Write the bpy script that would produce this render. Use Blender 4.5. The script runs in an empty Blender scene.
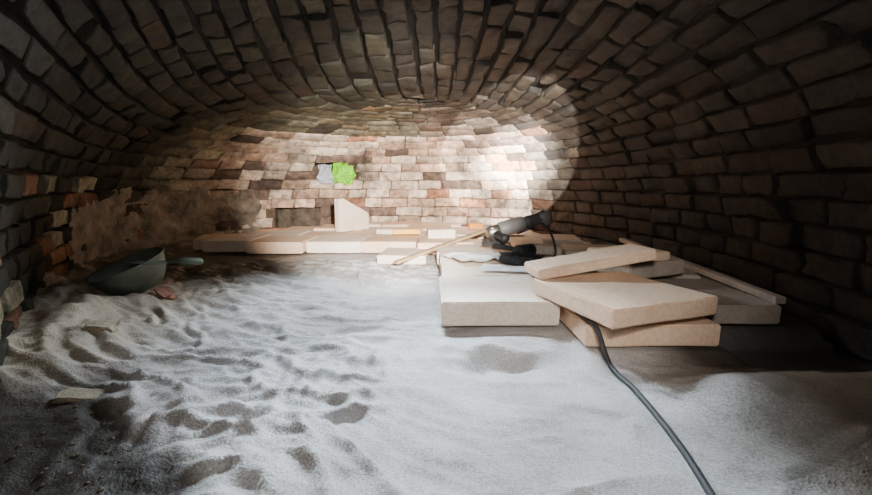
import bpy, bmesh, math, random
from mathutils import Vector, Matrix, noise
import bisect
random.seed(7)
C = bpy.context
def link(o):
    C.scene.collection.objects.link(o); return o
# ---------------------------------------------------------------- materials
def new_mat(name):
    m = bpy.data.materials.new(name); m.use_nodes = True
    nt = m.node_tree; b = nt.nodes['Principled BSDF']
    return m, nt, b
def ramp(nt, fac, stops):
    r = nt.nodes.new('ShaderNodeValToRGB')
    e = r.color_ramp.elements
    while len(e) < len(stops): e.new(0.5)
    for i,(p,c) in enumerate(stops):
        e[i].position = p; e[i].color = (c[0],c[1],c[2],1)
    nt.links.new(fac, r.inputs[0]); return r.outputs[0]
def noise_n(nt, scale, detail=6, rough=0.6):
    tc = nt.nodes.new('ShaderNodeTexCoord')
    n = nt.nodes.new('ShaderNodeTexNoise')
    n.inputs['Scale'].default_value = scale; n.inputs['Detail'].default_value = detail
    n.inputs['Roughness'].default_value = rough
    nt.links.new(tc.outputs['Object'], n.inputs['Vector']); return n.outputs[0]
def bump(nt, b, h, strength, dist, prev=None):
    n = nt.nodes.new('ShaderNodeBump'); n.inputs['Strength'].default_value = strength
    n.inputs['Distance'].default_value = dist
    nt.links.new(h, n.inputs['Height'])
    if prev: nt.links.new(prev, n.inputs['Normal'])
    nt.links.new(n.outputs[0], b.inputs['Normal']); return n.outputs[0]
def mixc(nt, a, bb, fac=None, mode='MIX', f=0.5):
    m = nt.nodes.new('ShaderNodeMix'); m.data_type='RGBA'; m.blend_type = mode
    if fac is not None: nt.links.new(fac, m.inputs[0])
    else: m.inputs[0].default_value = f
    for s,i in ((a,6),(bb,7)):
        if isinstance(s, tuple): m.inputs[i].default_value = (*s,1)
        else: nt.links.new(s, m.inputs[i])
    return m.outputs[2]
def simple(name, col, rough=0.6, metal=0, var=0.25, scale=12, bs=0.2, bd=0.003, bscale=60):
    m, nt, b = new_mat(name)
    n = noise_n(nt, scale)
    lo = tuple(c*(1-var) for c in col); hi = tuple(min(1,c*(1+var)) for c in col)
    nt.links.new(ramp(nt, n, [(0.3,lo),(0.7,hi)]), b.inputs['Base Color'])
    b.inputs['Roughness'].default_value = rough; b.inputs['Metallic'].default_value = metal
    if bs: bump(nt, b, noise_n(nt, bscale), bs, bd)
    return m
m_brick, nt, b = new_mat('sooty_brick')
at = nt.nodes.new('ShaderNodeAttribute'); at.attribute_name = 'tint'
n1 = noise_n(nt, 18, 9, 0.75)
v = ramp(nt, n1, [(0.32,(0.25,0.22,0.20)),(0.5,(0.95,0.95,0.95)),(0.72,(1.7,1.65,1.6))])
c = mixc(nt, at.outputs['Color'], v, mode='MULTIPLY', f=1.0)
n2 = noise_n(nt, 3.0, 8, 0.65)
soot = ramp(nt, n2, [(0.47,(0,0,0)),(0.65,(0.75,0.75,0.75))])
c = mixc(nt, c, (0.016,0.013,0.011), fac=soot)
nt.links.new(c, b.inputs['Base Color']); b.inputs['Roughness'].default_value = 0.7
b.inputs['Specular IOR Level'].default_value = 0.3
bp = bump(nt, b, noise_n(nt, 24, 10, 0.75), 1.0, 0.016)
bump(nt, b, noise_n(nt, 120, 6, 0.7), 0.5, 0.004, bp)
# sand
m_sand, nt, b = new_mat('damp_sand')
at = nt.nodes.new('ShaderNodeAttribute'); at.attribute_name = 'tint'
g = ramp(nt, noise_n(nt, 260, 4, 0.7), [(0.3,(0.55,0.55,0.55)),(0.5,(1,1,1)),(0.7,(1.3,1.3,1.3))])
g2 = ramp(nt, noise_n(nt, 4, 6, 0.6), [(0.3,(0.62,0.59,0.55)),(0.65,(1.1,1.1,1.1))])
c = mixc(nt, at.outputs['Color'], g, mode='MULTIPLY', f=1.0)
c = mixc(nt, c, g2, mode='MULTIPLY', f=1.0)
nt.links.new(c, b.inputs['Base Color']); b.inputs['Roughness'].default_value = 0.55
bp = bump(nt, b, noise_n(nt, 240, 4, 0.6), 0.6, 0.004)
bump(nt, b, noise_n(nt, 50, 5, 0.6), 0.5, 0.008, bp)
def tile_mat(name, col, dark):
    m, nt, b = new_mat(name)
    c = ramp(nt, noise_n(nt, 6, 8, 0.6), [(0.3,dark),(0.6,col)])
    c = mixc(nt, c, ramp(nt, noise_n(nt, 90, 4, 0.7), [(0.35,(0.85,0.85,0.85)),(0.6,(1.04,1.04,1.04))]), mode='MULTIPLY', f=1.0)
    nt.links.new(c, b.inputs['Base Color']); b.inputs['Roughness'].default_value = 0.7
    bump(nt, b, noise_n(nt, 70, 6, 0.7), 0.3, 0.003)
    return m
m_tile = tile_mat('fireclay_tile', (0.86,0.64,0.46), (0.76,0.52,0.36))
m_tile_pale = tile_mat('fireclay_tile_pale', (0.88,0.76,0.64), (0.78,0.64,0.51))
m_tile_dusty = tile_mat('fireclay_tile_dusty', (0.52,0.44,0.37), (0.34,0.28,0.23))
m_plaster = simple('rough_clay_plaster', (0.24,0.205,0.155), 0.9, var=0.6, scale=9, bs=1.0, bd=0.03, bscale=16)
m_black = simple('black_rubber', (0.02,0.02,0.022), 0.6, bs=0.1)
m_grey = simple('grey_tool_casing', (0.17,0.165,0.16), 0.5, bs=0.05)
m_dgrey = simple('dark_tool_casing', (0.07,0.07,0.07), 0.5, bs=0.05)
m_steel = simple('worn_steel', (0.30,0.28,0.25), 0.4, metal=0.9, bs=0.1)
m_bowl = simple('grey_green_rubber', (0.11,0.13,0.10), 0.6, var=0.5, scale=8, bs=0.2)
m_wood = simple('batten_wood', (0.42,0.30,0.17), 0.7, var=0.3, scale=20)
m_bristle = simple('black_bristles', (0.012,0.012,0.014), 0.8, bs=1.0, bd=0.01, bscale=150)
m_cloth = simple('white_plastic_sheet', (0.62,0.63,0.62), 0.5, var=0.1)
m_green = simple('lime_green_cloth', (0.22,0.72,0.006), 0.6, var=0.6, scale=22)
m_white = simple('white_paper', (0.75,0.75,0.75), 0.7, var=0.1)
m_gpaper = simple('grey_paper', (0.42,0.46,0.52), 0.7, var=0.3, scale=30)
m_yellow = simple('yellow_plastic', (0.90,0.45,0.02), 0.5, var=0.1)
m_orange = simple('orange_plastic', (0.85,0.33,0.04), 0.5, var=0.1)
m_red = simple('red_brick_fragment', (0.30,0.13,0.09), 0.85, bs=0.6, bd=0.01, bscale=40)
m_rock = simple('pale_rubble', (0.30,0.25,0.18), 0.9, bs=0.8, bd=0.01, bscale=40)
m_dark = simple('flue_soot', (0.10,0.075,0.055), 0.95, bs=0.8, bd=0.02, bscale=18, var=0.7)
m_dirt = simple('dark_soil', (0.05,0.04,0.03), 0.95, bs=0.8, bd=0.01)

# ---------------------------------------------------------------- chamber shape
ctrl = [(1.0,-1.0),(1.0,-0.5),(1.02,0.1),(1.06,0.7),(1.12,1.2),(1.18,1.75),(1.14,2.4),(0.95,3.0),(0.5,3.45),(-0.2,3.62),
        (-0.9,3.55),(-1.5,3.25),(-1.9,2.75),(-1.95,2.3),(-1.72,1.8),(-1.4,1.35),(-1.1,0.98),(-0.86,0.68),(-0.74,0.3),(-0.72,-0.4),(-0.72,-1.0)]
def catmull(p, n=24):
    out=[]
    P=[Vector(q) for q in p]; P=[2*P[0]-P[1]]+P+[2*P[-1]-P[-2]]
    for i in range(1,len(P)-2):
        for k in range(n):
            t=k/n; a,b_,c_,d=P[i-1],P[i],P[i+1],P[i+2]
            out.append(0.5*((2*b_)+(c_-a)*t+(2*a-5*b_+4*c_-d)*t*t+(3*b_-a-3*c_+d)*t**3))
    out.append(P[-2]); return out
OUT = catmull(ctrl)
NO = len(OUT)-1
def O(s):
    f=max(0,min(0.99999,s))*NO; i=int(f); return OUT[i].lerp(OUT[i+1], f-i)
SX=-0.08; SY=2.55; ZB=-0.10; ZT=0.93; NE=2.8
H=ZT-ZB
tab=[]; L=0; prev=None
for i in range(401):
    ph=i/400*math.pi/2
    cc=max(0,math.cos(ph))**(2/NE); ss=max(0,math.sin(ph))**(2/NE)
    p=Vector((1.3*(1-cc), H*ss))
    if prev is not None: L+=(p-prev).length
    tab.append((L,cc,ss)); prev=p
LT=L; keys=[q[0] for q in tab]
def prof(t):
    l=max(0,min(1,t))*LT; i=min(399,max(0,bisect.bisect_right(keys,l)-1))
    a,b_=tab[i],tab[i+1]; f=(l-a[0])/max(1e-9,b_[0]-a[0])
    return a[1]+(b_[1]-a[1])*f, a[2]+(b_[2]-a[2])*f
def S(s,t):
    cc,ss=prof(t); o=O(s); qy=min(o.y,SY)
    return Vector((SX+(o.x-SX)*cc, qy+(o.y-qy)*cc, ZB+H*ss))
def Nrm(s,t):
    e=0.004
    t=min(t,0.985)
    a=S(s+e,t)-S(s-e,t); b_=S(s,t+e)-S(s,t-e)
    n=a.cross(b_)
    if n.length<1e-9: return Vector((0,0,-1))
    n.normalize()
    p=S(s,t); c_=Vector((SX,min(p.y,SY),0.35))
    if n.dot(c_-p)<0: n=-n
    return n
def in_flue(p): return -1.33<p.x<-1.02 and p.z<0.24 and p.y>2.9
def in_hole(p): return -0.98<p.x<-0.72 and 0.47<p.z<0.60 and p.y>3.2
def cat(p):
    if p.z>0.80: return 'ceiling'
    if p.y>2.85: return 'wall_back'
    return 'wall_left' if p.x<0 else 'wall_right'
parts={k:[[],[],[]] for k in('ceiling','wall_back','wall_left','wall_right')}
def lerp3(a,b_,f): return tuple(a[i]+(b_[i]-a[i])*f for i in range(3))
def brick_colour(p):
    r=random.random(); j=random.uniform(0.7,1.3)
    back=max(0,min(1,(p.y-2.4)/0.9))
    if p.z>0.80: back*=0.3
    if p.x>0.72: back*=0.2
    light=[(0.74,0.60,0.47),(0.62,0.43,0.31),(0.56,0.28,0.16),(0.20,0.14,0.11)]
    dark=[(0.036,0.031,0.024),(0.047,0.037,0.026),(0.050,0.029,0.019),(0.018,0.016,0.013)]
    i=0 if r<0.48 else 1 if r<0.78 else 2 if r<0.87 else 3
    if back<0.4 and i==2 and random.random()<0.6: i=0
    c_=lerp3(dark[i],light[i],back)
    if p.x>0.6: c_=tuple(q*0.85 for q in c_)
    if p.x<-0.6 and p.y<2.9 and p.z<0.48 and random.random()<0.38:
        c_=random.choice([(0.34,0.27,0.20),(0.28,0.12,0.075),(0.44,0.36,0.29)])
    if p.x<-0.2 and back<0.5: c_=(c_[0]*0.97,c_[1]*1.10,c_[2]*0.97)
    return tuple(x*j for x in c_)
NC=24
GA=[0,0,0.03,0.35,0.65,0.97,1,1]; GB=[0,0,0.06,0.5,0.94,1,1]
for k in range(NC):
    t0=k/NC; t1=(k+1)/NC*0.998; tc=(t0+t1)/2
    M=500; cum=[0]; pp=S(0,tc)
    for i in range(1,M+1):
        q=S(i/M,tc); cum.append(cum[-1]+(q-pp).length); pp=q
    Ltot=cum[-1]
    def s_at(l):
        i=min(M-1,max(0,bisect.bisect_right(cum,l)-1)); f=(l-cum[i])/max(1e-9,cum[i+1]-cum[i]); return (i+min(1,max(0,f)))/M
    l=-random.uniform(0,0.2); 
    while l<Ltot-0.02:
        bl=random.uniform(0.15,0.25); l0=max(0,l); l1=min(Ltot,l+bl); l+=bl
        if l1-l0<0.04: continue
        sm_=s_at((l0+l1)/2); pz=S(sm_,tc)
        near=max(0,min(1,(3.0-pz.y)/0.8))
        g=random.uniform(0.006,0.010)+near*random.uniform(0.003,0.011)
        s0,s1=s_at(l0+g/2),s_at(l1-g/2)
        ch=(S((s0+s1)/2,t1)-S((s0+s1)/2,t0)).length
        if ch<0.015: continue
        gt=min(0.3,(random.uniform(0.006,0.010)+near*random.uniform(0.003,0.011))/ch)*(t1-t0)/2
        jt=random.uniform(-0.06,0.06)*(t1-t0); jt2=random.uniform(-0.06,0.06)*(t1-t0)
        cs=[S(s0,t0+gt+jt),S(s1,t0+gt+jt2),S(s1,t1-gt+jt2),S(s0,t1-gt+jt)]
        sc=(s0+s1)/2; n=Nrm(sc,tc); pc=S(sc,tc)
        if in_flue(pc) or in_hole(pc): continue
        if pc.z>0.5 and random.random()<0.008: continue
        off=random.uniform(-0.006,0.006)*(0.5+near); tiltA=random.uniform(-0.005,0.005); tiltB=random.uniform(-0.004,0.004)
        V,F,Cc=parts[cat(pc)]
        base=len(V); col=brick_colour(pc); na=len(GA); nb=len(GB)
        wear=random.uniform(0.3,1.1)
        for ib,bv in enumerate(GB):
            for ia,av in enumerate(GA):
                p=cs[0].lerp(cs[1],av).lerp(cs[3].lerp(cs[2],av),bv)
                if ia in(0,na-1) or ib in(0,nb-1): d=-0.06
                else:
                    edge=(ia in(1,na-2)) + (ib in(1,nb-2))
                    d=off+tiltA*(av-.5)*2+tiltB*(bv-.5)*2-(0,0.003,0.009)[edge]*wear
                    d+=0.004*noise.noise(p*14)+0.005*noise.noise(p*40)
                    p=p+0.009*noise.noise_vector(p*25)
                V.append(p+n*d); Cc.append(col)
        for ib in range(nb-1):
            for ia in range(na-1):
                a=base+ib*na+ia; F.append((a,a+1,a+na+1,a+na))
NS,NT=220,50
for i in range(NS):
    for j in range(NT):
        pc=S((i+.5)/NS,(j+.5)/NT)
        if in_flue(pc) or in_hole(pc): continue
        V,F,Cc=parts[cat(pc)][:3]; base=len(V)
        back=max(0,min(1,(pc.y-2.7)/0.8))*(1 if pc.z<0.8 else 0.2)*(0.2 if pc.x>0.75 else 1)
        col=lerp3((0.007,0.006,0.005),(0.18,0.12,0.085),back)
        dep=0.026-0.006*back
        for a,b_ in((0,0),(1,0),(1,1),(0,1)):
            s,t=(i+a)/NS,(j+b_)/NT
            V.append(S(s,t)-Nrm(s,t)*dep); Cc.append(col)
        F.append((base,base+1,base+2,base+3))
for k,(V,F,Cc) in parts.items():
    me=bpy.data.meshes.new(k); me.from_pydata([tuple(v) for v in V],[],F)
    ca=me.color_attributes.new('tint','FLOAT_COLOR','POINT')
    ca.data.foreach_set('color',[x for c_ in Cc for x in (*c_,1)])
    me.polygons.foreach_set('use_smooth',[True]*len(me.polygons))
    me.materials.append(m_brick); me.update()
    link(bpy.data.objects.new(k,me))
# ---------------------------------------------------------------- helpers
def mesh_obj(name, verts, faces, mat, smooth=True, parent=None, col=None):
    me=bpy.data.meshes.new(name); me.from_pydata([tuple(v) for v in verts],[],faces)
    bm=bmesh.new(); bm.from_mesh(me); bmesh.ops.recalc_face_normals(bm,faces=bm.faces); bm.to_mesh(me); bm.free()
    me.polygons.foreach_set('use_smooth',[smooth]*len(me.polygons))
    me.materials.append(mat); o=link(bpy.data.objects.new(name,me))
    if parent: o.parent=parent
    return o
def lathe(name, prof_, mat, n=32, parent=None, axis='Z', loc=(0,0,0), close=True, squash=(1,1)):
    V=[];F=[]
    for r,z in prof_:
        for i in range(n):
            a=2*math.pi*i/n; x,y=r*math.cos(a)*squash[0],r*math.sin(a)*squash[1]
            if axis=='Z': p=(x,y,z)
            elif axis=='X': p=(z,x,y)
            else: p=(x,z,y)
            V.append(Vector(p)+Vector(loc))
    m=len(prof_)
    for j in range(m-1):
        for i in range(n):
            F.append((j*n+i,j*n+(i+1)%n,(j+1)*n+(i+1)%n,(j+1)*n+i))
    if close:
        F.append(tuple(range(n))[::-1]); F.append(tuple((m-1)*n+i for i in range(n)))
    return mesh_obj(name,V,F,mat,True,parent)
def tube(name, pts, r, mat, parent=None, n=10, dense=10):
    P=[Vector(p) for p in pts]; P=[2*P[0]-P[1]]+P+[2*P[-1]-P[-2]]; path=[]
    for i in range(1,len(P)-2):
        for k in range(dense):
            t=k/dense; a,b_,c_,d=P[i-1],P[i],P[i+1],P[i+2]
            path.append(0.5*((2*b_)+(c_-a)*t+(2*a-5*b_+4*c_-d)*t*t+(3*b_-a-3*c_+d)*t**3))
    path.append(P[-2]); V=[];F=[]
    for i,p in enumerate(path):
        d=(path[min(i+1,len(path)-1)]-path[max(i-1,0)]).normalized()
        u=d.cross(Vector((0,0,1))); u=u.normalized() if u.length>1e-4 else Vector((1,0,0)); w=u.cross(d)
        for k in range(n):
            a=2*math.pi*k/n; V.append(p+u*r*math.cos(a)+w*r*math.sin(a))
    for i in range(len(path)-1):
        for k in range(n): F.append((i*n+k,i*n+(k+1)%n,(i+1)*n+(k+1)%n,(i+1)*n+k))
    F.append(tuple(range(n))); F.append(tuple((len(path)-1)*n+k for k in range(n)))
    return mesh_obj(name,V,F,mat,True,parent)
def prism(poly, z0, z1, chip=0.002, bev=0.004):
    bm=bmesh.new()
    vb=[bm.verts.new((x,y,z0)) for x,y in poly]; vt=[bm.verts.new((x,y,z1)) for x,y in poly]
    n=len(poly); bm.faces.new(vb[::-1]); bm.faces.new(vt)
    for i in range(n): bm.faces.new((vb[i],vb[(i+1)%n],vt[(i+1)%n],vt[i]))
    bmesh.ops.recalc_face_normals(bm,faces=bm.faces)
    bmesh.ops.subdivide_edges(bm,edges=[e for e in bm.edges],cuts=3,use_grid_fill=True)
    sharp=[e for e in bm.edges if len(e.link_faces)==2 and e.calc_face_angle(0)>0.5]
    bmesh.ops.bevel(bm,geom=sharp,offset=bev,segments=2,affect='EDGES',clamp_overlap=True)
    o=Vector((random.random()*50,random.random()*50,0))
    for v_ in bm.verts: v_.co+=chip*noise.noise_vector(v_.co*18+o)
    return bm
def slab(name, c_, size, rz=0, z0=0, th=0.06, mat=None, tilt=(0,0), poly=None, parent=None):
    w,d=size
    if poly is None: poly=[(-w/2,-d/2),(w/2,-d/2),(w/2,d/2),(-w/2,d/2)]
    bm=prism(poly,0,th); me=bpy.data.meshes.new(name); bm.to_mesh(me); bm.free()
    me.materials.append(mat or m_tile)
    o=link(bpy.data.objects.new(name,me)); o.location=(c_[0],c_[1],z0); o.rotation_euler=(tilt[0],tilt[1],rz)
    if parent: o.parent=parent
    return o
def empty(name, loc=(0,0,0), rot=(0,0,0)):
    e=link(bpy.data.objects.new(name,None)); e.location=loc; e.rotation_euler=rot; e.empty_display_size=0.05; return e
# ---------------------------------------------------------------- sand
def sm(a,b_,x):
    t=max(0,min(1,(x-a)/(b_-a))); return t*t*(3-2*t)
pits=[(0.17,0.90,0.10,0.028,0.026,0.1),(-0.17,0.665,0.07,0.013,0.015,0.15)]
pits=[(a,b_,rx,ry,dp,math.cos(an),math.sin(an)) for a,b_,rx,ry,dp,an in pits]
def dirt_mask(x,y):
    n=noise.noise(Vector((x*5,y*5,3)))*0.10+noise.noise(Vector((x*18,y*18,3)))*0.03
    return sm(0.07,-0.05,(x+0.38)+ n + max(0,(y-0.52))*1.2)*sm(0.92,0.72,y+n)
def gap_shade(x,y):  # shade in the gap behind the mound, painted into the sand colour
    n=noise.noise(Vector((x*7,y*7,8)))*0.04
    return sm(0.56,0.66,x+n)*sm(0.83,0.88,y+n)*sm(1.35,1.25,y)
def sand_h(x,y):
    p=Vector((x,y,0))
    w=noise.noise_vector(p*2.6)*0.35
    dm=dirt_mask(x,y)
    h=0.022*noise.noise(p*1.3+Vector((5,2,0)))
    msk=(0.30+0.60*sm(0.12,-0.25,x))*(1-0.6*dm)
    u=Vector(((x*0.9-y*0.35)*3.6, (x*0.40+y*0.9)*12.5, 0))+w*4.5
    r=max(0,1-abs(noise.noise(u)*2.4))
    h+=0.019*(r**2-0.3)*msk
    u2=Vector(((x*0.9-y*0.5)*5,(x*0.55+y*0.8)*17,4))+w*5.5
    cr=max(0,1-abs(noise.noise(u2))*4.5)
    gate=sm(-0.1,0.15,noise.noise(p*3.1+Vector((9,9,0))))
    h-=0.014*cr*gate*msk
    u3=Vector((x*12-y*4,y*30+x*10,7))+w*8
    h+=0.009*max(0,1-abs(noise.noise(u3)*2.6))*msk
    h+=0.0030*noise.noise(p*34)*(0.3+0.7*msk)+0.0015*noise.noise(p*70)
    for a,b_,rx,ry,dp,ca_,sa_ in pits:
        dx,dy=x-a,y-b_
        if abs(dx)>0.4 or abs(dy)>0.3: continue
        dx+=0.03*noise.noise(p*9); dy+=0.04*noise.noise(p*9+Vector((3,3,0)))
        X=(dx*ca_+dy*sa_)/rx; Y=(-dx*sa_+dy*ca_)/ry
        q=X*X+Y*Y
        if q<12: h+=dp*(-math.exp(-q)+0.6*math.exp(-(X/1.2)**2-((Y-1.7)/0.8)**2))
    h+=0.016*math.exp(-((y-0.98-0.12*x)/0.05)**2)*sm(-0.2,0.0,x)*sm(0.42,0.2,x)
    h+=0.060*math.exp(-((y-0.74+0.05*x)/0.10)**2)*sm(0.4,0.6,x)
    h+=0.03*sm(0.6,0.9,x)*sm(0.8,0.5,y)
    h+=0.014*math.exp(-(((x-0.72)*0.8+(y-0.55)*0.6)/0.035)**2)*sm(0.45,0.6,x)*sm(0.75,0.6,y)
    h+=0.04*sm(-0.75,-1.05,x+(y-1.0)*0.45)*sm(0.75,1.0,y)*sm(2.6,1.9,y)*(0.8+noise.noise(p*6))
    k=max(sm(2.1,2.3,y)*sm(-1.7,-1.4,x), sm(0.0,0.1,x)*sm(1.02,1.1,y), sm(0.33,0.38,x)*sm(0.86,0.95,y))
    h=h*(1-k)+(0.012)*k
    h-=0.02*dm
    h-=0.05*sm(0.72,0.8,x)*sm(0.82,0.92,y)*sm(1.12,1.05,y)
    return h
poly=[Vector((SX,1.5))+(q-Vector((SX,1.5)))*1.015 for q in OUT]
def inside(x,y):
    c_=False; n=len(poly); j=n-1
    for i in range(n):
        a,b_=poly[i],poly[j]
        if (a.y>y)!=(b_.y>y) and x<(b_.x-a.x)*(y-a.y)/(b_.y-a.y)+a.x: c_=not c_
        j=i
    return c_
NX,NY=440,520
V=[];cols=[]
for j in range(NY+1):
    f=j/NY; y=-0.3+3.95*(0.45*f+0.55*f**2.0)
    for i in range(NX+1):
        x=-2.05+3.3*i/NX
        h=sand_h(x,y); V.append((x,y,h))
        d=max(dirt_mask(x,y),0.85*gap_shade(x,y))  # real dirt at lower left, plus the painted gap shade
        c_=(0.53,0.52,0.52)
        pile_shade=sm(0.42,0.72,x+0.05*noise.noise(Vector((x*6,y*6,2))))*sm(1.0,0.8,y); c_=lerp3(c_,(0.17,0.12,0.08),pile_shade)  # tile pile's shadow at lower right painted as brown sand
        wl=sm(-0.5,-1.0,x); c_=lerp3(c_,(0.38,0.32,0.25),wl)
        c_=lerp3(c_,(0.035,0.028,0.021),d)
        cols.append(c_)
F=[]
for j in range(NY):
    for i in range(NX):
        a=j*(NX+1)+i
        x,y,_=V[a]
        if (abs(x-SX)<0.5 and y<3.4) or inside(x,y): F.append((a,a+1,a+NX+2,a+NX+1))
me=bpy.data.meshes.new('sand_bed'); me.from_pydata(V,[],F)
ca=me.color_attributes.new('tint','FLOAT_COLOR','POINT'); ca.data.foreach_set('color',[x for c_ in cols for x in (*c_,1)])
me.polygons.foreach_set('use_smooth',[True]*len(me.polygons)); me.materials.append(m_sand)
bm=bmesh.new(); bm.from_mesh(me); bmesh.ops.delete(bm,geom=[v_ for v_ in bm.verts if not v_.link_faces],context='VERTS'); bm.to_mesh(me); bm.free()
link(bpy.data.objects.new('sand_bed',me))
fl=[(q.x,q.y,-0.13) for q in poly]
mesh_obj('floor',fl,[tuple(range(len(fl)))],m_dirt,False)
# ---------------------------------------------------------------- plaster, flue, hole stuffing
V=[];F=[]
pa,pb=70,28
ss=[i/1000 for i in range(1001)]
sA=min(ss,key=lambda s:(O(s)-Vector((-1.42,3.30))).length); sB=min(ss,key=lambda s:(O(s)-Vector((-1.80,1.95))).length)
for i in range(pa+1):
    s=sA+(sB-sA)*i/pa
    top=0.235+0.05*noise.noise(Vector((i*0.12,0,0)))+0.03*noise.noise(Vector((i*0.5,0,0)))-0.10*(abs(i/pa-0.45)*1.6)**3
    for j in range(pb+1):
        t=0.02+top*j/pb; p=S(s,t); e=min(1,min((pb-j)/3, i/3,(pa-i)/3))
        d=-0.010+e*(0.028+0.030*noise.noise(p*6)+0.016*noise.noise(p*20))
        V.append(p+Nrm(s,t)*d)
for i in range(pa):
    for j in range(pb): a=i*(pb+1)+j; F.append((a,a+1,a+pb+2,a+pb+1))
mesh_obj('clay_plaster_patch',V,F,m_plaster)
def recess(name,x0,x1,z0,z1,yf,yb,arch=True):
    pts=[(x0,z0),(x0,z1-0.08)]+[( (x0+x1)/2-(x1-x0)/2*math.cos(a),z1-0.08+0.08*math.sin(a)) for a in [math.pi*k/10 for k in range(1,10)]]+[(x1,z1-0.08),(x1,z0)]
    n=len(pts); V=[(x,yf,z) for x,z in pts]+[(x,yb,z) for x,z in pts]
    F=[(i,(i+1)%n,n+(i+1)%n,n+i) for i in range(n)]+[tuple(range(n,2*n))]
    return mesh_obj(name,V,F,m_dark,False)
recess('flue_opening',-1.42,-0.92,-0.05,0.34,3.50,3.60)
recess('wall_cavity',-1.0,-0.70,0.40,0.66,3.60,3.75)
def rag(name,loc,w,h,mat,seed,rz=0,amp=0.03):
    V=[];F=[];n=30
    for i in range(n+1):
        for j in range(n+1):
            x=(i/n-.5)*w; z=(j/n-.5)*h; q=Vector((x*22,seed,z*22))
            y=-amp*(1-abs(noise.noise(q)*2))-0.3*amp*noise.noise(q*3)
            x2=x*(1+0.35*noise.noise(Vector((seed,z*14,0)))); z2=z*(1+0.35*noise.noise(Vector((x*14,seed,5))))
            V.append((x2,y,z2)); 
    m_=len(V); V+= [(x,y+0.012,z) for x,y,z in V]
    for i in range(n):
        for j in range(n):
            a=i*(n+1)+j; F.append((a,a+1,a+n+2,a+n+1)); F.append((m_+a,m_+a+n+1,m_+a+n+2,m_+a+1))
    for i in range(n):
        for a,b_ in((i,i+1),(n*(n+1)+i,n*(n+1)+i+1),(i*(n+1),(i+1)*(n+1)),(i*(n+1)+n,(i+1)*(n+1)+n)): F.append((a,b_,m_+b_,m_+a))
    o=mesh_obj(name,V,F,mat); o.location=loc; o.rotation_euler=(0,0,rz); return o
rag('green_rag',(-0.79,3.48,0.535),0.18,0.20,m_green,3,0.1)
rag('crumpled_grey_paper',(-0.93,3.42,0.51),0.11,0.16,m_gpaper,9,0.15)
# ---------------------------------------------------------------- rear paving
pav=empty('tile_paving')
T=0.33
random.seed(11)
def pave(x,y,w,d,z,mat=None,r=None,th=0.065):
    slab('tile',(x,y),(w-0.006,d-0.006),(random.uniform(-0.03,0.03) if r is None else r),z,th,mat or random.choice([m_tile,m_tile_pale,m_tile_pale]),parent=pav)
for iy,(y0) in enumerate([2.30,2.64,2.98,3.30]):
    xs=-1.38 if iy<2 else (-1.2 if iy==2 else -0.85)
    xe=[1.0,0.95,0.75,0.4][iy]
    x=xs+ (0.12 if iy%2 else 0)
    while x+0.3<xe:
        w=random.choice([0.33,0.33,0.36,0.28]); 
        z=0.02+random.uniform(-0.008,0.012)
        pave(x+w/2,y0+T/2+(random.uniform(-0.09,0.04) if iy==0 else 0),w,T,z); x+=w
pave(-1.42,2.62,0.26,0.28,0.02,r=0.25)
pave(0.20,2.13,0.40,0.33,0.022,m_tile_pale,0.02)
pave(-0.17,2.16,0.26,0.28,0.015,m_tile_pale,-0.06,0.045)
for x,y,r in [(0.58,2.13,0.02),(0.88,2.10,0.0),(0.62,1.79,0.03),(0.93,1.76,0.02),(0.60,1.45,-0.02),(0.90,1.50,0.03)]:
    pave(x,y,0.33,0.33,0.022,m_tile_dusty,r,0.055)
tp=empty('thin_tile_stack')
for x,y,z,r,w,d in [(0.84,1.95,0.079,0.25,0.4,0.3),(0.82,1.62,0.079,-0.35,0.40,0.30),(0.78,1.60,0.096,-0.28,0.34,0.26),(0.62,2.28,0.092,0.1,0.42,0.3),(0.66,2.27,0.110,-0.15,0.3,0.26),(0.48,2.60,0.095,0.1,0.36,0.28),(0.80,1.95,0.096,-0.2,0.34,0.26)]:
    slab('plate',(x,y),(w,d),r,z,0.016,m_tile_dusty,parent=tp)
# ---------------------------------------------------------------- tile pile
slab('fireclay_tile',(0.18,1.25),(0.335,0.33),0.02,0.025,0.070,m_tile_pale)
slab('fireclay_tile',(0.19,1.585),(0.335,0.33),-0.01,0.025,0.070,m_tile_pale)
slab('fireclay_tile',(0.185,1.92),(0.335,0.33),0.01,0.025,0.070,m_tile_pale)
slab('fireclay_tile',(0.54,1.115),(0.34,0.33),0.01,0.020,0.056)          # D
bcx,bcy=(0.283+0.704)/2,(1.163+0.962)/2
slab('fireclay_tile',(bcx,bcy),(0.325,0.33),math.atan2(0.1,0.294),0.100,0.046)  # B
slab('fireclay_tile',(0.84,1.25),(0.27,0.33),-0.02,0.030,0.055,m_tile_dusty)  # E
slab('fireclay_tile',(0.475,1.22),(0.37,0.13),0.12,0.172,0.032,m_tile,tilt=(0.0,-0.15))  # C
slab('fireclay_tile',(0.70,1.44),(0.26,0.26),0.4,0.112,0.05,m_tile_dusty)
slab('fireclay_tile',(0.68,1.40),(0.22,0.16),0.3,0.163,0.03,m_tile)
slab('tile_offcut',(0.03,2.52),(0.17,0.12),0.1,0.09,0.055,m_tile_pale)
slab('tile_offcut',(0.47,2.05),(0.12,0.13),0.2,0.095,0.05,m_tile)
slab('tile_offcut',(0.52,1.92),(0.16,0.12),-0.2,0.095,0.035,m_tile_dusty)
slab('tile_offcut',(-0.25,2.75),(0.30,0.14),-0.1,0.09,0.03,m_tile_pale)
bm=prism([(0,0),(0.29,0),(0.29,0.12),(0.05,0.235),(0,0.235)],0,0.05)
me=bpy.data.meshes.new('standing_tile'); bm.to_mesh(me); bm.free(); me.materials.append(m_tile_pale)
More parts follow.
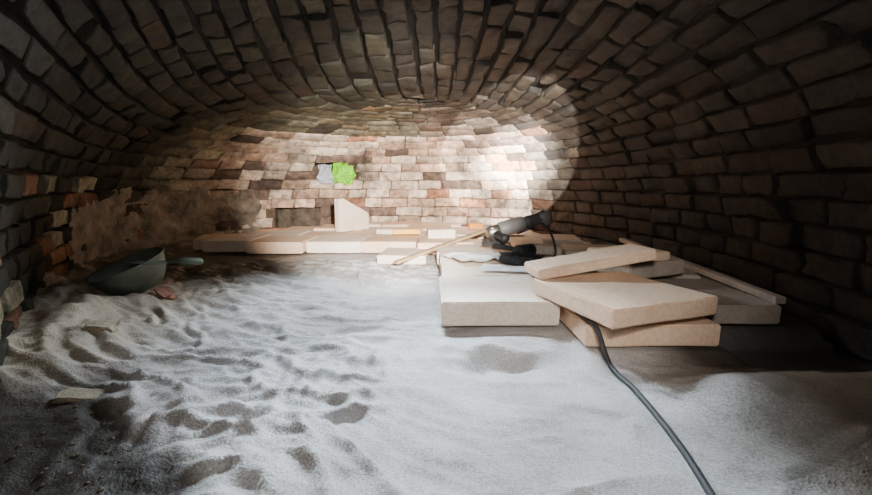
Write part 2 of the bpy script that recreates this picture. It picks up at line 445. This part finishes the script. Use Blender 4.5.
o=link(bpy.data.objects.new('standing_tile',me)); o.location=(-0.72,2.84,0.088); o.rotation_euler=(math.pi/2,0,0.95)
# ---------------------------------------------------------------- batten
def bar(name,a,b_,w,h,mat,parent=None):
    a,b_=Vector(a),Vector(b_); d=b_-a; L_=d.length
    bm=prism([(0,-w/2),(L_,-w/2),(L_,w/2),(0,w/2)],0,h,0.0006,0.0015)
    me=bpy.data.meshes.new(name); bm.to_mesh(me); bm.free(); me.materials.append(mat)
    o=link(bpy.data.objects.new(name,me)); o.location=a
    o.rotation_euler=(0,-math.asin(d.z/L_),math.atan2(d.y,d.x))
    if parent: o.parent=parent
    return o
bar('wooden_batten',(-0.20,1.93,0.035),(0.38,2.46,0.165),0.03,0.014,m_wood)
bar('folding_rule',(-0.28,2.60,0.102),(-0.11,2.62,0.102),0.04,0.03,m_yellow)
bar('orange_sponge',(0.24,2.95,0.102),(0.34,2.97,0.102),0.06,0.035,m_orange)
bar('edge_strip',(0.98,1.10,0.085),(1.03,2.2,0.11),0.03,0.02,m_tile_dusty)
# ---------------------------------------------------------------- angle grinder
gr=empty('angle_grinder',(0.385,2.02,0.212),(0.1,-0.24,0.25)); gr.scale=(1.1,1.1,1.1)
lathe('motor_body',[(0.024,-0.07),(0.034,-0.062),(0.036,-0.02),(0.037,0.03),(0.034,0.055),(0.026,0.065)],m_grey,24,gr,'X')
lathe('rear_grip',[(0.024,0.06),(0.027,0.08),(0.025,0.12),(0.030,0.15),(0.034,0.165),(0.026,0.172)],m_dgrey,24,gr,'X',squash=(1,1.1))
lathe('battery_pack',[(0.03,-0.03),(0.046,-0.025),(0.046,0.022),(0.036,0.034)],m_grey,8,gr,'Z',(0.165,0,-0.005),squash=(0.9,0.8))
lathe('gear_head',[(0.018,-0.125),(0.028,-0.118),(0.031,-0.09),(0.031,-0.075),(0.026,-0.065)],m_steel,20,gr,'X')
lathe('spindle',[(0.018,-0.045),(0.018,0.0),(0.022,0.02),(0.016,0.03)],m_steel,16,gr,'Z',(-0.098,0,0))
lathe('cutting_disc',[(0.01,-0.046),(0.058,-0.045),(0.058,-0.042),(0.01,-0.041)],m_dgrey,40,gr,'Z',(-0.098,0,0))
V=[];F=[];n=20
for i in range(n+1):
    a=-math.pi/2+math.pi*i/n
    for r,z in((0.02,-0.034),(0.064,-0.034),(0.064,-0.052),(0.061,-0.052),(0.061,-0.037),(0.02,-0.037)):
        V.append((-0.098+r*math.cos(a),r*math.sin(a),z))
for i in range(n):
    for k in range(6): F.append((i*6+k,i*6+(k+1)%6,(i+1)*6+(k+1)%6,(i+1)*6+k))
mesh_obj('disc_guard',V,F,m_steel,False,gr)
lathe('side_handle',[(0.008,-0.03),(0.010,-0.045),(0.017,-0.055),(0.016,-0.10),(0.019,-0.135),(0.012,-0.145)],m_black,18,gr,'Y',(-0.098,0,0))
bar('trigger',(0.02,0,-0.043),(0.11,0,-0.036),0.018,0.008,m_black,gr)
tr=empty('rubber_mallet',(0.40,1.78,0.112),(0,0,2.2))
lathe('head',[(0.024,-0.05),(0.03,-0.045),(0.03,0.045),(0.024,0.05)],m_black,24,tr,'Y',(0,0,0.014))
lathe('handle',[(0.010,0.0),(0.010,0.06),(0.013,0.12),(0.014,0.19),(0.010,0.20)],m_black,14,tr,'X',(0,0,0.014))
# ---------------------------------------------------------------- hand brush
br=empty('hand_brush',(0.345,1.60,0.10),(0,0,-0.5))
V=[];F=[]
rngb=random.Random(3)
lathe('bristle_block',[(0.05,0.0),(0.060,0.008),(0.058,0.03),(0.05,0.036)],m_bristle,40,br,'Z',squash=(1.55,0.62))
for i in range(420):
    a=rngb.uniform(0,6.283); rr=math.sqrt(rngb.random()); x=0.085*rr*math.cos(a); y=0.034*rr*math.sin(a)
    d=Vector((x*0.25+rngb.uniform(-.006,.006),y*0.4+rngb.uniform(-.006,.006),0.014)); b0=len(V); w=0.0012
    p=Vector((x,y,0.034))
    for q in(p+Vector((w,0,0)),p+Vector((-w,w,0)),p+Vector((-w,-w,0)),p+d): V.append(q)
    F+=[(b0,b0+1,b0+3),(b0+1,b0+2,b0+3),(b0+2,b0,b0+3)]
mesh_obj('bristles',V,F,m_bristle,False,br)
lathe('handle',[(0.010,0.08),(0.012,0.11),(0.015,0.16),(0.012,0.20),(0.005,0.205)],m_black,16,br,'X',(0,0,0.016))
def sheet(name,cx,cy,w,d,z,mat,seed,amp=0.03,rz=0):
    V=[];F=[];n=46
    for i in range(n+1):
        for j in range(n+1):
            x=(i/n-.5)*w; y=(j/n-.5)*d; q=Vector((x*9,y*9,seed))
            ex=1+0.25*noise.noise(Vector((math.atan2(y,x)*1.3,seed,0)))
            zz=amp*max(0,(1-abs(noise.noise(q)*2.2)))**1.5*0.7+0.004+0.006*abs(noise.noise(q*3))
            V.append((x*ex,y*ex,zz))
    for i in range(n):
        for j in range(n): a=i*(n+1)+j; F.append((a,a+1,a+n+2,a+n+1))
    o=mesh_obj(name,V,F,mat); o.location=(cx,cy,z); o.rotation_euler=(0,0,rz); return o
sheet('plastic_sheet',0.19,1.72,0.26,0.20,0.098,m_cloth,2,0.025,0.4)
sheet('paper_sack',0.26,1.50,0.16,0.10,0.098,m_white,6,0.015,-0.2)
# ---------------------------------------------------------------- cable
cab=[(0.53,2.06,0.24),(0.56,1.95,0.19),(0.53,1.75,0.125),(0.44,1.55,0.108),(0.40,1.32,0.09),(0.385,1.12,0.088),(0.378,0.97,0.088),(0.385,0.915,0.08)]
for x,y in [(0.402,0.87),(0.412,0.78),(0.407,0.68),(0.396,0.58),(0.380,0.50),(0.360,0.42),(0.33,0.3),(0.29,0.1),(0.28,-0.2)]:
    hm=max(sand_h(x+dx*0.008,y+dy*0.02) for dx in(-1,0,1) for dy in(-2,-1,0,1,2))
    cab.append((x,y,hm+0.004))
tube('power_cable',cab,0.0058,m_black)
# ---------------------------------------------------------------- rubber bowl + trowel
hz=sand_h(-1.15,1.50)
bw=empty('mortar_bowl',(-1.16,1.50,hz+0.050),(math.radians(12),math.radians(-18),0.2)); bw.scale=(0.9,0.9,0.85)
lathe('bowl_shell',[(0.06,-0.075),(0.085,-0.07),(0.115,-0.03),(0.132,0.02),(0.14,0.05),(0.147,0.053),(0.147,0.058),(0.134,0.057),(0.124,0.02),(0.105,-0.025),(0.078,-0.058),(0.01,-0.062)],m_bowl,48,bw)
tw=empty('pointing_trowel',(-1.0,1.47,hz+0.100),(0,0.05,0.25))
mesh_obj('blade',[(-0.15,0,0.0),(-0.06,0.04,0.002),(0,0.03,0.004),(0,-0.03,0.004),(-0.06,-0.04,0.002),(-0.15,0,-0.003),(-0.06,0.04,-0.001),(0,0.03,0.001),(0,-0.03,0.001),(-0.06,-0.04,-0.001)],
  [(0,1,2,3,4),(5,9,8,7,6),(0,5,6,1),(1,6,7,2),(2,7,8,3),(3,8,9,4),(4,9,5,0)],m_bowl,False,tw)
lathe('handle',[(0.006,-0.005),(0.006,0.03),(0.013,0.035),(0.015,0.07),(0.012,0.11),(0.006,0.115)],m_bowl,14,tw,'X',(0,0,0.006))
# ---------------------------------------------------------------- rubble
def rock(name,x,y,size,mat,seed,rz=0,lift=0.4):
    bm=bmesh.new(); bmesh.ops.create_cube(bm,size=2); bmesh.ops.subdivide_edges(bm,edges=bm.edges[:],cuts=5,use_grid_fill=True)
    for v_ in bm.verts:
        q=v_.co.copy(); r=q.normalized(); q=q*0.75+r*0.4
        q+=0.28*noise.noise_vector(q*1.1+Vector((seed,seed,0)))+0.08*noise.noise_vector(q*4)
        v_.co=Vector((q.x*size[0]/2,q.y*size[1]/2,q.z*size[2]/2))
    me=bpy.data.meshes.new(name); bm.to_mesh(me); bm.free(); me.materials.append(mat)
    o=link(bpy.data.objects.new(name,me)); o.location=(x,y,sand_h(x,y)+size[2]*lift*0.6); o.rotation_euler=(0.1,0.15,rz); return o
rock('brick_fragment',-0.99,1.42,(0.09,0.04,0.03),m_red,1,-0.7)
rock('mortar_lump',-0.73,0.77,(0.08,0.035,0.014),m_rock,3,0.1)
rock('mortar_lump',-0.92,1.05,(0.06,0.04,0.03),m_rock,2,0.3)
rngp=random.Random(5); bm=bmesh.new()
for i in range(140):
    x=rngp.uniform(-0.72,-0.36); y=rngp.uniform(0.42,0.85)
    if dirt_mask(x,y)<0.4: continue
    r=rngp.uniform(0.002,0.005); mt=Matrix.Translation((x,y,sand_h(x,y)+r*0.2))@Matrix.Diagonal((1,rngp.uniform(.6,1),rngp.uniform(.4,.8),1))
    bmesh.ops.create_icosphere(bm,subdivisions=1,radius=r,matrix=mt)
me=bpy.data.meshes.new('gravel'); bm.to_mesh(me); bm.free(); me.materials.append(m_dark); link(bpy.data.objects.new('gravel',me))
# ---------------------------------------------------------------- lights
def spot(name,loc,tgt,power,angle,blend,col,rad=0.02):
    l=bpy.data.lights.new(name,'SPOT'); l.energy=power; l.spot_size=math.radians(angle); l.spot_blend=blend; l.color=col; l.shadow_soft_size=rad
    o=link(bpy.data.objects.new(name,l)); o.location=loc
    o.rotation_euler=(Vector(tgt)-Vector(loc)).to_track_quat('-Z','Y').to_euler(); return o
spot('torch_beam',(0.20,0.15,0.62),(0.58,3.45,0.62),1700,19,0.04,(1.0,0.95,0.88),0.012)
spot('torch_core',(0.20,0.15,0.62),(0.68,3.42,0.60),14000,12,1.0,(1.0,0.98,0.95),0.015)
spot('torch_spill',(0.10,0.15,0.62),(-0.40,3.3,0.34),1100,43,0.8,(1.0,0.92,0.83),0.03)
spot('sand_lamp',(-0.30,1.70,0.80),(-0.25,1.05,0.0),85,122,0.9,(0.76,0.89,1.0),0.04)
spot('near_lamp',(0.0,1.60,0.80),(0.03,0.60,0.0),125,58,1.0,(0.74,0.89,1.0),0.04)
spot('work_lamp',(0.1,0.1,0.60),(0.32,1.5,0.15),26,66,0.8,(1.0,0.94,0.88),0.03)
spot('side_lamp',(0.0,0.0,0.55),(-0.25,1.6,0.35),10,150,0.6,(1.0,0.94,0.86),0.05)
w=bpy.data.worlds.new('World'); C.scene.world=w; w.use_nodes=True
w.node_tree.nodes['Background'].inputs[0].default_value=(0.7,0.8,1,1); w.node_tree.nodes['Background'].inputs[1].default_value=0.02
# ---------------------------------------------------------------- camera
cd=bpy.data.cameras.new('camera'); cd.sensor_width=36; cd.lens=36*400/872; cd.clip_start=0.01
cam=link(bpy.data.objects.new('camera',cd)); cam.location=(0,0,0.42); cam.rotation_euler=(math.radians(90-8.9),0,0)
C.scene.camera=cam
